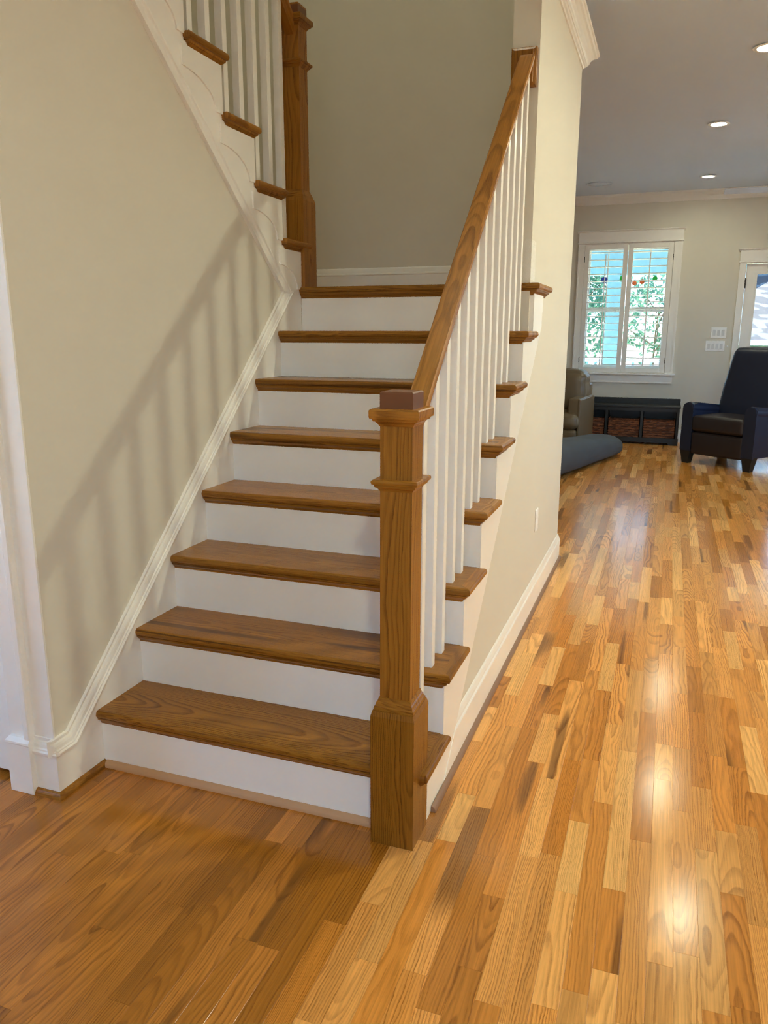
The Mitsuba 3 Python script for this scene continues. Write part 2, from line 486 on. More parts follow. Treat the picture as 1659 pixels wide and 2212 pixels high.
# outer stringer: white board with a stepped top and a sloping foot
st_lo = lambda y: 0.896 * y - 0.215
saw = [(NY1, 0.0), (0.24, 0.0), (1.83, st_lo(1.83)), (1.83, 8 * R - 0.03), (land_y, 8 * R - 0.03)]
for i in range(7, 0, -1):
    saw += [(i * TR, i * R - 0.03), ((i - 1) * TR if i > 1 else NY1, i * R - 0.03)]
saw = saw[:-1] + [(NY1, R - 0.03)]
obj('stringer', prism(saw, 'x', 1.06, W), 'white_trim', stair)


def bracket(face, zt, run, sign, x0, x1, z_low=None):
    """Scalloped bracket below a tread's open end: straight top, straight front at the riser, a quarter-ellipse cut away at the back."""
    rear, ex = run + 0.022, 0.044
    zb, ze = zt - 0.113, zt - R - 0.012
    pts = [(rear, zt - 0.045), (rear, zb)]
    a, b = rear - ex, zb - ze
    for k in range(1, 13):
        t = math.pi / 2 * k / 12
        pts.append((rear - a * math.sin(t), ze + b * math.cos(t)))
    pts += [(0.0, ze), (0.0, zt - 0.045)]
    return prism([(face + sign * y, max(z, z_low if z_low is not None else -9)) for y, z in pts], 'x', x0, x1)


for i in range(2, 9):
    obj('bracket', bracket((i - 1) * TR, i * R, TR, 1, W - 0.001, W + 0.005), 'white_trim', stair)

# skirt board on the left wall with its moulded cap
sk_lo = lambda y: 0.897 * y + 0.25
bend = (0.14 - 0.25) / 0.897
skirt = [(-0.205, 0.0), (0.05, 0.0), (1.56, 1.28), (1.56, 1.6), (1.49, 1.6), (1.49, sk_lo(1.49)), (bend, 0.14), (-0.205, 0.14)]
obj('skirt_board', prism(skirt, 'x', -0.015, 0.0), 'white_trim', stair)
CAP = [(0.0, -0.016), (0.0, 0.007), (0.008, 0.009), (0.012, 0.004), (0.016, 0.004), (0.020, 0.0005), (0.030, -0.001), (0.037, -0.004), (0.040, -0.010), (0.044, -0.010), (0.047, -0.006), (0.052, -0.006), (0.054, -0.016)]
miter = np.array([1.0, 1.0, 0.0])
obj('cap_molding', sweep(CAP, [(0, -0.205, 0.138), (0, bend, 0.138), (0, 1.47, sk_lo(1.47))], (1, 0, 0), n0=(-1, 1, 0)), 'white_trim', stair)
QR = [(0, 0)] + [(0.019 * math.cos(a), 0.019 * math.sin(a)) for a in np.linspace(0, math.pi / 2, 7)]


def shoe(path, N=(0, 0, 1), **kw):
    # profile: s runs away from the wall (to the left of travel), t up
    return sweep(QR, path, N, **kw)


obj('shoe_molding', shoe([(NX0, 0.0, 0.0), (0.0, 0.0, 0.0)][::-1] if False else [(NX0, 0, 0), (0.012, 0, 0)]), 'shoe_raw', stair, label='unfinished quarter-round below the bottom riser')

# ------------------------------------------------------------------ newel posts and railing
def newel(parent, x0, x1, y0, y1, z, drop=0.0):
    cx, cy, hb = (x0 + x1) / 2, (y0 + y1) / 2, (x1 - x0) / 2
    hy = (y1 - y0) / 2
    sq = lambda h, k=1.0: (lambda s: [(cx - h + s, cy - (h + hy - hb) * k + s), (cx + h - s, cy - (h + hy - hb) * k + s), (cx + h - s, cy + (h + hy - hb) * k - s), (cx - h + s, cy + (h + hy - hb) * k - s)])
    n = 0.0425
    sqn = lambda h: (lambda s: [(cx - h + s, cy - h + s), (cx + h - s, cy - h + s), (cx + h - s, cy + h - s), (cx - h + s, cy + h - s)])
    p = obj('newel_post', loft(sqn(n), [(z + 0.40, 0), (z + 1.20, 0)]), 'oak_stair', parent, grain=(0, 0, 1))
    obj('base', loft(sq(hb), [(z, 0.0), (z + 0.385, 0.0), (z + 0.400, 0.004)]), 'oak_stair', p, grain=(0, 0, 1))
    obj('base_cap', loft(sqn(hb - 0.003), [(z + 0.398, 0.002), (z + 0.409, 0.003), (z + 0.412, 0.006), (z + 0.420, 0.008), (z + 0.424, 0.011), (z + 0.433, 0.0135), (z + 0.434, 0.018)]), 'oak_stair', p, grain=(1, 0, 0))
    obj('collar', loft(sqn(0.0615), [(z - drop + 1.0, 0.0185), (z - drop + 1.006, 0.015), (z - drop + 1.010, 0.011), (z - drop + 1.011, 0.008), (z - drop + 1.018, 0.006), (z - drop + 1.019, 0.002), (z - drop + 1.024, 0.0), (z - drop + 1.029, 0.001), (z - drop + 1.031, 0.004)]), 'oak_stair', p, grain=(1, 0, 0))
    obj('cap', loft(sqn(0.065), [(z - drop + 1.165, 0.021), (z - drop + 1.172, 0.017), (z - drop + 1.177, 0.012), (z - drop + 1.178, 0.008), (z - drop + 1.184, 0.006), (z - drop + 1.185, 0.001), (z - drop + 1.190, 0.0), (z - drop + 1.205, 0.0), (z - drop + 1.2085, 0.0035)]), 'oak_stair', p, grain=(1, 0, 0))
    obj('top_block', loft(sqn(0.0432), [(z - drop + 1.205, 0), (z - drop + 1.247, 0), (z - drop + 1.2505, 0.0035)]), 'oak_dark', p, grain=(1, 0, 0.2))
    return p


RAIL_C = 1.108
RAIL_X = 1.0305


def rail_profile(cx):
    h, t = 0.0305, 0.046
    return [(cx - h + 0.004, 0), (cx - h, -0.004), (cx - h, -0.014), (cx - 0.021, -0.022), (cx - 0.019, -t), (cx + 0.019, -t), (cx + 0.021, -0.022), (cx + h, -0.014), (cx + h, -0.004), (cx + h - 0.004, 0)]


def rail_mesh(cx, ya, za, yb, zb):
    """A handrail with plumb-cut ends between two points of its top line."""
    d = np.array([0, yb - ya, zb - za], float)
    d /= np.linalg.norm(d)
    up = np.cross([1.0, 0, 0], d)
    if up[2] < 0:
        up = -up
    prof = rail_profile(cx)
    rows = []
    for y, z in ((ya, za), (yb, zb)):
        pts = np.array([[x, y, z] for x, _ in prof]) + np.array([t for _, t in prof])[:, None] * up
        pts += ((y - pts[:, 1]) / d[1])[:, None] * d
        rows.append(pts)
    n = len(prof)
    f = [(i, (i + 1) % n, (i + 1) % n + n) for i in range(n)] + [(i, (i + 1) % n + n, i + n) for i in range(n)]
    cv, cf = trimesh.creation.triangulate_polygon(Polygon(prof), engine='earcut')
    idx = [int(np.argmin(((np.array(prof) - c) ** 2).sum(1))) for c in cv]
    tri = np.array([[idx[a] for a in q] for q in cf])
    m = trimesh.Trimesh(np.vstack(rows), np.vstack([f, tri, tri[:, ::-1] + n]), process=False)
    m.fix_normals()
    return m, d


SL = R / TR
rail = thing('stair_railing', 'oak handrail on white square balusters with box newel at the foot of the stairs', 'railing')
newel(rail, NX0, NX1, NY0, NY1, 0.0)
ya, yb = -0.0105 + 0.0425, 1.512
m, d = rail_mesh(RAIL_X, ya, RAIL_C + SL * ya, yb, RAIL_C + SL * yb)
obj('handrail', m, 'oak_stair', rail, grain=d)


def baluster(x, y, z0, rz):
    h = 0.0158
    v = []
    for dx, dy in ((-h, -h), (h, -h), (h, h), (-h, h)):
        v.append((x + dx, y + dy, z0))
    for dx, dy in ((-h, -h), (h, -h), (h, h), (-h, h)):
        v.append((x + dx, y + dy, rz(y + dy)))
    f = [(0, 2, 1), (0, 3, 2), (4, 5, 6), (4, 6, 7)]
    for i in range(4):
        j = (i + 1) % 4
        f += [(i, j, j + 4), (i, j + 4, i + 4)]
    b = 0.0012
    pts = []
    for (x_, y_, z_) in v:
        sx, sy = (b if x_ < x else -b), (b if y_ < y else -b)
        pts += [(x_ + sx, y_, z_), (x_, y_ + sy, z_)]
    return hull(pts)


rail_under = lambda y: RAIL_C + SL * y - 0.045
for k in range(-1, 12):
    y = 0.245 + 0.0158 + k * TR / 2
    i = 1 if k < 0 else 2 + k // 2
    obj('baluster', baluster(RAIL_X, y, i * R, rail_under), 'white_trim', rail)
ro = lambda s: [(0.966 + s, 2.352 + s), (1.067 - s, 2.352 + s), (1.067 - s, 2.494 - s), (0.966 + s, 2.494 - s)]
rm = loft(ro, [(-1.55, 0.0), (-1.524, 0.0), (-1.521, 0.003), (-1.517, 0.011), (-1.512, 0.013)])
rm = trimesh.Trimesh(np.stack([rm.vertices[:, 0], -rm.vertices[:, 2], rm.vertices[:, 1]], 1), np.array(rm.faces)[:, ::-1] if False else np.array(rm.faces), process=False)
rm.fix_normals()
obj('rosette', rm, 'oak_stair', rail, grain=(0, 0, 1), label='square oak plate holding the top of the handrail to the wall')

# ------------------------------------------------------------------ upper flight
upper = thing('staircase', 'upper flight of oak treads seen from its open side, rising back from the landing', 'staircase')
uy = lambda k: UY - (k - 9) * UR
for k in range(9, 15):
    tread_parts(upper, uy(k), UR, k * R, 0.0, UR + 0.004, -1.1, sign=-1)
    obj('riser', box(-1.1, 0.0, uy(k) - 0.018, uy(k), (k - 1) * R, k * R - TH + 0.001), 'white_trim', upper)
    obj('bracket', bracket(uy(k) if k > 9 else 1.56, k * R, UR if k > 9 else 0.19, -1, -0.001, 0.006, z_low=8 * R - 0.02), 'white_trim', upper)
us = [(1.56, 8 * R - 0.03), (1.39, up_lo(1.39)), (uy(14) - UR, up_lo(uy(14) - UR)), (uy(14) - UR, 14 * R - 0.03)]
for k in range(14, 8, -1):
    us += [(uy(k), k * R - 0.03), (uy(k), (k - 1) * R - 0.03)] if k > 9 else [(1.56, k * R - 0.03)]
obj('stringer', prism(us, 'x', -0.05, 0.0), 'white_trim', upper)
uc = [(0, 1.47, up_lo(1.47) + 0.062), (0, uy(14) - UR, up_lo(uy(14) - UR) + 0.062)]
UCAP = [(0.0, 0.003), (0.006, 0.007), (0.012, 0.006), (0.017, 0.002), (0.026, 0.001), (0.036, -0.003), (0.044, -0.007), (0.048, -0.0155), (0.0, -0.0155)]
obj('edge_molding', sweep([(s, t) for s, t in UCAP], uc, (1, 0, 0)), 'white_trim', upper)
obj('soffit', prism([(1.40, up_lo(1.40) + 0.0), (uy(14) - UR, up_lo(uy(14) - UR)), (uy(14) - UR, up_lo(uy(14) - UR) + 0.05), (1.40, up_lo(1.40) + 0.05)], 'x', -1.1, -0.05), 'ceiling_paint', upper)

urail = thing('stair_railing', 'upper oak handrail, box newel and white balusters standing above the landing', 'railing')
UX = -0.038
newel(urail, UX - 0.0615, UX + 0.0615, 1.555, 1.687, 8 * R, drop=0.055)
URC = lambda y: 8 * R + 1.108 + SL * 0 + (R / UR) * (UY - y)
m, d = rail_mesh(UX, 1.621 - 0.0425, URC(1.621 - 0.0425), uy(14) - 0.1, URC(uy(14) - 0.1))
obj('handrail', m, 'oak_stair', urail, grain=d)
for k in range(9, 15):
    for j in range(2):
        y = uy(k) - 0.0378 - j * UR / 2
        if k == 9 and j == 0:
            continue
        obj('baluster', baluster(UX, y, k * R, lambda q: URC(q) - 0.045), 'white_trim', urail)

# ------------------------------------------------------------------ baseboards and trim
BB = [(0, 0.0), (0.0155, 0.0), (0.0155, 0.118), (0.0175, 0.122), (0.0165, 0.128), (0.012, 0.134), (0.0105, 0.142), (0.008, 0.150), (0.006, 0.157), (0.002, 0.163), (0, 0.163)]


def baseboard(parent_name, path, z, label=None, clip=None, **kw):
    m = sweep(BB, [(x, y, z) for x, y in path], (0, 0, 1), **kw)
    return structure(parent_name, m, 'white_trim', label)


# along the stair wall, cut off along the stringer's sloping edge, then round the wall's end
bb = sweep(BB, [(XW, 0.0, 0), (XW, 2.95, 0), (0.6, 2.95, 0)][::-1], (0, 0, 1))
cut_n = np.array([0.0, 0.896, -1.0]) / math.hypot(0.896, 1)
bb = trimesh.intersections.slice_mesh_plane(bb, cut_n, [0, 0.245, 0.0], cap=False) if False else bb
import manifold3d as m3


def to_man(m):
    m = trimesh.Trimesh(m.vertices, m.faces, process=True)
    return m3.Manifold(m3.Mesh(np.asarray(m.vertices, np.float32), np.asarray(m.faces, np.uint32)))


def from_man(M):
    q = M.to_mesh()
    return trimesh.Trimesh(q.vert_properties[:, :3], q.tri_verts, process=False)


wedge = prism([(-1, -0.5), (0.24 + (-0.5) / 0.896, -0.5), (0.24 + 0.4 / 0.896, 0.4), (-1, 0.4)], 'x', 1.0, 1.3)
bbm = from_man(to_man(bb) - to_man(wedge))
base_right = structure('baseboard_right', bbm, 'white_trim', 'white baseboard along the stair wall')
obj('shoe_molding', sweep([(s * 0.75 + 0.0155, t) for s, t in QR], [(0.6, 2.95, 0), (XW, 2.95, 0), (XW, 0.114, 0)], (0, 0, 1)), 'shoe_wood', base_right, label='brown quarter-round along the floor')
# base round the corner of the left wall
base_left = struct('baseboard_left', 'white baseboard at the corner of the left wall')
scene[base_left] = mikit.ply(cat([prism([(-0.084, 0), (0.0, 0), (0.0, 0.14), (-0.084, 0.14)], 'y', -0.205, -0.19), sweep(CAP, [(-0.084, -0.205, 0.138), (0, -0.205, 0.138)], (0, -1, 0), n1=(1, 1, 0))]), 'white_trim')
obj('shoe_molding', sweep([(s * 0.8, t) for s, t in QR], [(0.0, 0.0, 0), (0.0, -0.205, 0), (-0.084, -0.205, 0)][::1], (0, 0, 1)), 'oak_stair', base_left, grain=(1, 1, 0), label='oak quarter-round along the floor')
structure('trim_1', box(-0.084, -0.012, -0.196, -0.189, 0.14, CEIL), 'white_trim', 'flat white board at the corner of the left wall')
# closet door at the far left
door_2 = struct('door_2', 'white door at the left edge')
scene[door_2] = mikit.ply(box(-0.93, -0.17, -0.165, -0.125, 0.022, 2.05), 'white_trim')
cs = [(-0.172, -0.19), (-0.172, -0.204), (-0.168, -0.207), (-0.112, -0.207), (-0.110, -0.209), (-0.108, -0.216), (-0.104, -0.219), (-0.088, -0.219), (-0.084, -0.216), (-0.084, -0.19)]
obj('casing', prism(cs, 'z', 0.17, 2.1), 'white_trim', door_2)
pl = [(-0.176, 0), (-0.084, 0), (-0.084, 0.185), (-0.176, 0.185)]
obj('plinth_block', cat([box(-0.174, -0.084, -0.224, -0.19, 0.0, 0.17, 0.0015), loft(lambda s: [(-0.176 + s, -0.228 + s), (-0.083 - s * .2, -0.228 + s), (-0.083 - s * .2, -0.19), (-0.176 + s, -0.19)], [(0.163, 0.004), (0.168, 0.0), (0.174, 0.001), (0.186, 0.012)])]), 'white_trim', door_2)
obj('casing_header', box(-0.93, -0.084, -0.214, -0.19, 2.1, 2.2, 0.002), 'white_trim', door_2)
obj('jamb', box(-0.19, -0.172, -0.19, -0.09, 0, 2.1), 'white_trim', door_2)
# baseboards of the landing
bl = sweep([(s, t + 0.012) for s, t in BB], [(0.965, 2.72, 8 * R), (-1.1, 2.72, 8 * R)], (0, 0, 1))
structure('baseboard_landing', bl, 'white_trim', 'white baseboard behind the landing')
be2 = sweep([(-s * 0.8, t + 0.01) for s, t in BB], [(XW, 1.66, 8 * R), (XW, 1.55, 8 * R), (0.965, 1.55, 8 * R)], (0, 0, 1))
structure('baseboard_post', be2, 'white_trim', 'short white base at the foot of the wall end above the landing')
# crown on the stair wall and on the far wall
CROWN = [(0, 0), (0.007, 0.0), (0.010, 0.006), (0.018, 0.010), (0.022, 0.016), (0.026, 0.017), (0.030, 0.024), (0.033, 0.026), (0.036, 0.036), (0.046, 0.050), (0.060, 0.058), (0.070, 0.062), (0.076, 0.070), (0.081, 0.072), (0.081, 0.09), (0, 0.09)]
structure('trim_2', sweep(CROWN, [(0.5, 2.95, 2.815), (XW, 2.95, 2.815), (XW, 1.55, 2.815), (0.97, 1.55, 2.815)], (0, 0, 1)), 'white_trim', 'white crown molding high on the stair wall')
structure('trim_3', sweep([(s * 1.15, t * 1.22) for s, t in CROWN], [(EAST, FAR, 2.99), (-3.1, FAR, 2.99)], (0, 0, 1)), 'white_trim', 'white crown molding along the far wall')
structure('baseboard_far', cat([sweep([(s, t) for s, t in BB], [(2.35, FAR, 0), (-3.1, FAR, 0)], (0, 0, 1)), sweep(BB, [(EAST, FAR, 0), (3.46, FAR, 0)], (0, 0, 1))]), 'white_trim')

# ------------------------------------------------------------------ far window with shutters
win = struct('window_1', 'double-hung far window behind plantation shutters')
wx0, wz0, wx1, wz1 = WIN
scene[win] = mikit.ply(cat([box(wx0, wx0 + 0.03, FAR, FAR + 0.16, wz0, wz1), box(wx1 - 0.03, wx1, FAR, FAR + 0.16, wz0, wz1), box(wx0, wx1, FAR, FAR + 0.16, wz0, wz0 + 0.03), box(wx0, wx1, FAR, FAR + 0.16, wz1 - 0.03, wz1)]), 'white_trim')
zm = 1.695
for nm, z0, z1, yo in (('sash', zm - 0.03, wz1 - 0.03, 0.115), ('sash', wz0 + 0.03, zm + 0.035, 0.085)):
    y0, y1, x0, x1 = FAR + yo, FAR + yo + 0.03, wx0 + 0.03, wx1 - 0.03
    s = obj(nm, cat([box(x0, x0 + 0.045, y0, y1, z0, z1), box(x1 - 0.045, x1, y0, y1, z0, z1), box(x0, x1, y0, y1, z0, z0 + 0.05), box(x0, x1, y0, y1, z1 - 0.05, z1)]), 'white_trim', win)
    obj('pane', box(x0 + 0.04, x1 - 0.04, FAR + yo + 0.013, FAR + yo + 0.015, z0 + 0.045, z1 - 0.045), 'glass', s)
    obj('muntin', cat([box(a - 0.008, a + 0.008, y0 + 0.004, y1 - 0.004, z0 + 0.04, z1 - 0.04) for a in (0.80, 1.32)]), 'white_trim', s)
obj('casing', cat([box(0.425, 0.503, FAR - 0.018, FAR, 0.885, 2.52, 0.002), box(0.425, 0.445, FAR - 0.026, FAR - 0.017, 0.885, 2.52), box(1.60, 1.70, FAR - 0.018, FAR, 0.885, 2.52, 0.002), box(1.675, 1.70, FAR - 0.026, FAR - 0.017, 0.885, 2.52)]), 'white_trim', win)
obj('header', cat([box(0.425, 1.70, FAR - 0.022, FAR, 2.54, 2.66, 0.002), box(0.415, 1.71, FAR - 0.034, FAR, 2.522, 2.541, 0.003), prism([(0, 0), (-0.022, 0), (-0.026, 0.008), (-0.042, 0.016), (-0.044, 0.024), (0, 0.024)], 'x', 0.405, 1.72).apply_translation((0, FAR, 2.655))]), 'white_trim', win)
obj('sill', box(0.40, 1.725, FAR - 0.06, FAR + 0.02, 0.862, 0.888, 0.004), 'white_trim', win)
obj('apron', cat([box(0.425, 1.70, FAR - 0.018, FAR, 0.765, 0.862, 0.002), box(0.425, 1.70, FAR - 0.026, FAR, 0.755, 0.775, 0.003)]), 'white_trim', win)


def shutter(x0, x1, hinge_x, label):
    t = thing('window_shutter', label, 'shutter', 'plantation shutters on the far window')
    y0, y1, z0, z1 = FAR - 0.012, FAR + 0.016, 0.893, 2.512
    sw = 0.058
    obj('stile', box(x0, x0 + sw, y0, y1, z0, z1, 0.002), 'white_trim', t)
    obj('stile', box(x1 - sw, x1, y0, y1, z0, z1, 0.002), 'white_trim', t)
    obj('rail', box(x0 + sw, x1 - sw, y0, y1, 2.45, z1, 0.002), 'white_trim', t)
    obj('rail', box(x0 + sw, x1 - sw, y0, y1, z0, 0.948, 0.002), 'white_trim', t)
    n = 17
    first = mikit.ply(louver_mesh(x1 - x0 - 2 * sw - 0.004), 'white_trim')
    for k in range(n):
        z = 0.948 + (2.45 - 0.948) * (k + 0.5) / n
        scene[key_for(t + '__louver')] = {**first, 'to_world': T().translate([(x0 + x1) / 2, FAR + 0.004, z])}
    obj('tilt_rod', box((x0 + x1) / 2 - 0.006, (x0 + x1) / 2 + 0.006, FAR - 0.046, FAR - 0.036, 0.97, 2.38, 0.001), 'white_trim', t)
    for z in (1.05, 2.33):
        obj('hinge', box(hinge_x - 0.006, hinge_x + 0.006, y0 - 0.004, y0 + 0.004, z - 0.035, z + 0.035), 'metal_dark', t)
    return t


def louver_mesh(length):
    p = [(-0.036, 0.0), (-0.03, 0.004), (0, 0.0055), (0.03, 0.004), (0.036, 0), (0.03, -0.004), (0, -0.0055), (-0.03, -0.004)]
    m = prism(p, 'x', -length / 2, length / 2)
    m.apply_transform(trimesh.transformations.rotation_matrix(math.radians(-4), (1, 0, 0)))
    return m


shutter(0.509, 1.048, 0.507, 'left white louvered shutter, half open, beside the tan sofa')
shutter(1.054, 1.594, 1.597, 'right white louvered shutter, half open, towards the light switches')


def gem(x, z, mat, label, r=0.045, n=6):
    a = np.arange(n) * 2 * math.pi / n + 0.3
    m = prism([(x + r * math.cos(t), z + r * math.sin(t)) for t in a], 'y', FAR + 0.070, FAR + 0.075)
    tag(obj('suncatcher', m, mat), label, 'window decoration', None)


gem(0.765, 2.075, 'gem_blue', 'blue window cling on the left half of the far window')
gem(1.00, 2.09, 'gem_green', 'pale green window cling half hidden by the middle of the shutters')
gem(1.145, 2.03, 'gem_orange', 'small orange window cling at the middle stile of the shutters', 0.032)
gem(1.24, 2.045, 'gem_orange', 'orange window cling in the middle of the right shutter', 0.034)
gem(1.395, 2.08, 'gem_green', 'bright green window cling at the top right of the far window', 0.034)

# ------------------------------------------------------------------ far glass door
dr_ = struct('door_1', 'white far door with one tall glass pane')
dx0, _, dx1, dz1 = DOOR
ydo = FAR + 0.02
gx0, gx1, gz0, gz1 = 2.585, 3.235, 0.25, 2.105
scene[dr_] = mikit.ply(holed('y', ydo, ydo + 0.045, (dx0 + 0.008, 0.01, dx1 - 0.008, dz1 - 0.008), [(gx0, gz0, gx1, gz1)]), 'white_trim')
obj('pane', box(gx0 - 0.01, gx1 + 0.01, ydo + 0.02, ydo + 0.023, gz0 - 0.01, gz1 + 0.01), 'glass', dr_)
obj('glazing_bead', holed('y', ydo - 0.006, ydo + 0.002, (gx0 - 0.018, gz0 - 0.018, gx1 + 0.018, gz1 + 0.018), [(gx0, gz0, gx1, gz1)]), 'white_trim', dr_)
obj('casing', cat([box(2.372, 2.446, FAR - 0.02, FAR, 0, 2.24, 0.002), box(3.364, 3.44, FAR - 0.02, FAR, 0, 2.24, 0.002)]), 'white_trim', dr_)
obj('header', cat([box(2.372, 3.44, FAR - 0.022, FAR, 2.255, 2.385, 0.002), box(2.36, 3.45, FAR - 0.034, FAR, 2.238, 2.256, 0.003), prism([(0, 0), (-0.022, 0), (-0.026, 0.008), (-0.042, 0.016), (-0.044, 0.024), (0, 0.024)], 'x', 2.345, 3.465).apply_translation((0, FAR, 2.38))]), 'white_trim', dr_)
for z in (2.0, 1.15, 0.3):
    obj('hinge', box(2.442, 2.462, FAR - 0.006, FAR + 0.025, z - 0.06, z + 0.06, 0.002), 'metal_dark', dr_)

# switches and outlet
def switch_plate(x0, x1, z0, z1, n, label):
    t = thing('light_switch', label, 'light switch')
    obj('plate', box(x0, x1, FAR - 0.007, FAR, z0, z1, 0.003), 'plastic_white', t)
    p = (x1 - x0 - 0.03) / n
    for k in range(n):
        c = x0 + 0.015 + p * (k + 0.5)
        obj('rocker', hull([(c - 0.017, FAR - 0.006, z0 + 0.032), (c + 0.017, FAR - 0.006, z0 + 0.032), (c - 0.017, FAR - 0.014, z0 + 0.034), (c + 0.017, FAR - 0.014, z0 + 0.034),
                            (c - 0.017, FAR - 0.006, z1 - 0.032), (c + 0.017, FAR - 0.006, z1 - 0.032), (c - 0.017, FAR - 0.009, z1 - 0.034), (c + 0.017, FAR - 0.009, z1 - 0.034)]), 'plastic_grey', t)


switch_plate(2.115, 2.297, 1.337, 1.470, 3, 'upper white three-gang switch plate on the far wall beside the glass door')
switch_plate(2.065, 2.290, 1.175, 1.303, 4, 'lower white four-gang switch plate on the far wall above the dark recliner')
tag(obj('wall_button', lathe([(0, 0), (0.012, 0), (0.012, 0.006), (0.008, 0.010), (0, 0.010)], n=20).apply_transform(trimesh.transformations.rotation_matrix(math.pi / 2, (1, 0, 0))).apply_translation((2.322, FAR, 1.237)), 'plastic_white'), 'small round white button on the wall beside the four-gang switch plate', 'button')
ot = thing('wall_outlet', 'white electrical outlet low on the stair wall', 'outlet')
obj('plate', box(XW, XW + 0.006, 1.99, 2.06, 0.405, 0.52, 0.002), 'plastic_white', ot)
for z in (0.437, 0.488):
    obj('socket', box(XW + 0.005, XW + 0.0075, 2.008, 2.042, z - 0.016, z + 0.016, 0.001), 'plastic_white', ot)

# ------------------------------------------------------------------ ceiling fittings
def recessed(x, y, label, k=1.0, z=CEIL):
    t = thing('recessed_light', label, 'ceiling light', 'recessed ceiling lights') if label else thing('recessed_light', 'unseen recessed ceiling light, outside the picture', 'ceiling light', 'ceiling lights outside the picture')
    c = (x, y, z)
    obj('trim_ring', lathe([(0.062, 0.0), (0.085, -0.004), (0.088, -0.007), (0.064, -0.010), (0.058, -0.004), (0.058, 0.0)], c, 40), 'plastic_white', t, smooth=40)
    m = trimesh.creation.cylinder(0.057, 0.004, sections=32)
    m = lathe([(0.0, -0.0085), (0.03, -0.008), (0.0575, -0.0045)], c, 32)
    m.fix_normals()
    if m.face_normals[:, 2].mean() > 0:
        m.invert()
    obj('lens', m, 'plastic_white', t, emitter={'type': 'area', 'radiance': {'type': 'rgb', 'value': [k * c_ for c_ in LAMP]}})


recessed(2.071, 3.87, 'recessed ceiling light nearest the viewer, cut by the right edge', 0.4)
recessed(1.885, 5.69, 'middle one of the three recessed ceiling lights', 0.36)
recessed(1.90, 8.05, 'farthest recessed ceiling light, near the far crown molding', 0.3)
recessed(3.0, 1.83, None, 1.9)
recessed(3.35, 0.0, None, 0.5)  # unseen lamp, added to brighten the floor on the right
recessed(2.15, -2.6, None, 1.6)  # unseen lamp behind the camera, turned up to light the risers
recessed(0.45, 0.6, None, 0.6, TOPZ)  # unseen lamp added above the stairwell to brighten the landing wall
sp = thing('ceiling_speaker', 'flat round speaker grille in the far ceiling', 'speaker')
obj('rim', lathe([(0.120, 0.0), (0.143, -0.003), (0.145, -0.006), (0.128, -0.008), (0.122, -0.006)], (0.72, 8.12, CEIL), 48), 'ceiling_paint', sp, smooth=40)
obj('grille', lathe([(0, -0.005), (0.07, -0.0055), (0.124, -0.005), (0.124, 0.0), (0, 0)], (0.72, 8.12, CEIL), 48), 'ceiling_paint', sp, smooth=40)

fan = thing('ceiling_fan', 'white ceiling fan with one blade reaching into view at the right', 'ceiling fan')
fc = np.array([2.72, 7.0, 2.76])
obj('motor', lathe([(0, -0.07), (0.07, -0.065), (0.12, -0.03), (0.12, 0.03), (0.06, 0.06), (0, 0.06)], fc, 32), 'plastic_white', fan, smooth=40)
obj('downrod', lathe([(0.012, 0.05), (0.012, CEIL - fc[2] - 0.05), (0.07, CEIL - fc[2] - 0.04), (0.07, CEIL - fc[2]), (0, CEIL - fc[2]), (0, 0.05)], fc, 24), 'plastic_white', fan)
for k in range(4):
    a = math.pi + 0.03 + k * math.pi / 2
    b = box(0.14, 0.69, -0.065, 0.065, -0.004, 0.004, 0.003)
    b = cat([b, box(0.10, 0.2, -0.018, 0.018, -0.010, -0.003)])
    b.apply_transform(trimesh.transformations.rotation_matrix(0.2, (1, 0, 0)))
    b.apply_transform(trimesh.transformations.rotation_matrix(a, (0, 0, 1)))
    b.apply_translation(fc)
    obj('blade', b, 'ceiling_paint', fan)

# ------------------------------------------------------------------ storage bench and baskets
bn = thing('storage_bench', 'black storage bench with three cubbies under the far window', 'bench')
bx0, bx1, by0, by1 = 0.50, 1.83, 8.62, 8.975
obj('seat', box(bx0 - 0.004, bx1 + 0.004, by0 - 0.012, by1, 0.468, 0.495, 0.004), 'black_wood', bn)
obj('apron', box(bx0 + 0.02, bx1 - 0.02, by0, by0 + 0.018, 0.425, 0.468), 'black_wood', bn)
obj('back_rail', box(bx0, bx1, by1 - 0.022, by1, 0.49, 0.565, 0.003), 'black_wood', bn)
obj('back_panel', box(bx0 + 0.01, bx1 - 0.01, by1 - 0.012, by1, 0.05, 0.47), 'black_wood', bn)
for x in (bx0, 0.921, 1.357, bx1 - 0.04):
    obj('divider', box(x, x + 0.034 if x != bx0 else x + 0.04, by0, by1 - 0.01, 0.0 if x in (bx0, bx1 - 0.04) else 0.07, 0.47, 0.002), 'black_wood', bn)
obj('shelf', box(bx0 + 0.01, bx1 - 0.01, by0 + 0.004, by1 - 0.01, 0.062, 0.084), 'black_wood', bn)
bt = [(bx0, 0.0), (bx0 + 0.10, 0.0), (bx0 + 0.13, 0.03), (bx1 - 0.13, 0.03), (bx1 - 0.10, 0.0), (bx1, 0.0), (bx1, 0.088), (bx0, 0.088)]
obj('bottom_rail', prism(bt, 'y', by0 - 0.006, by0 + 0.014), 'black_wood', bn)


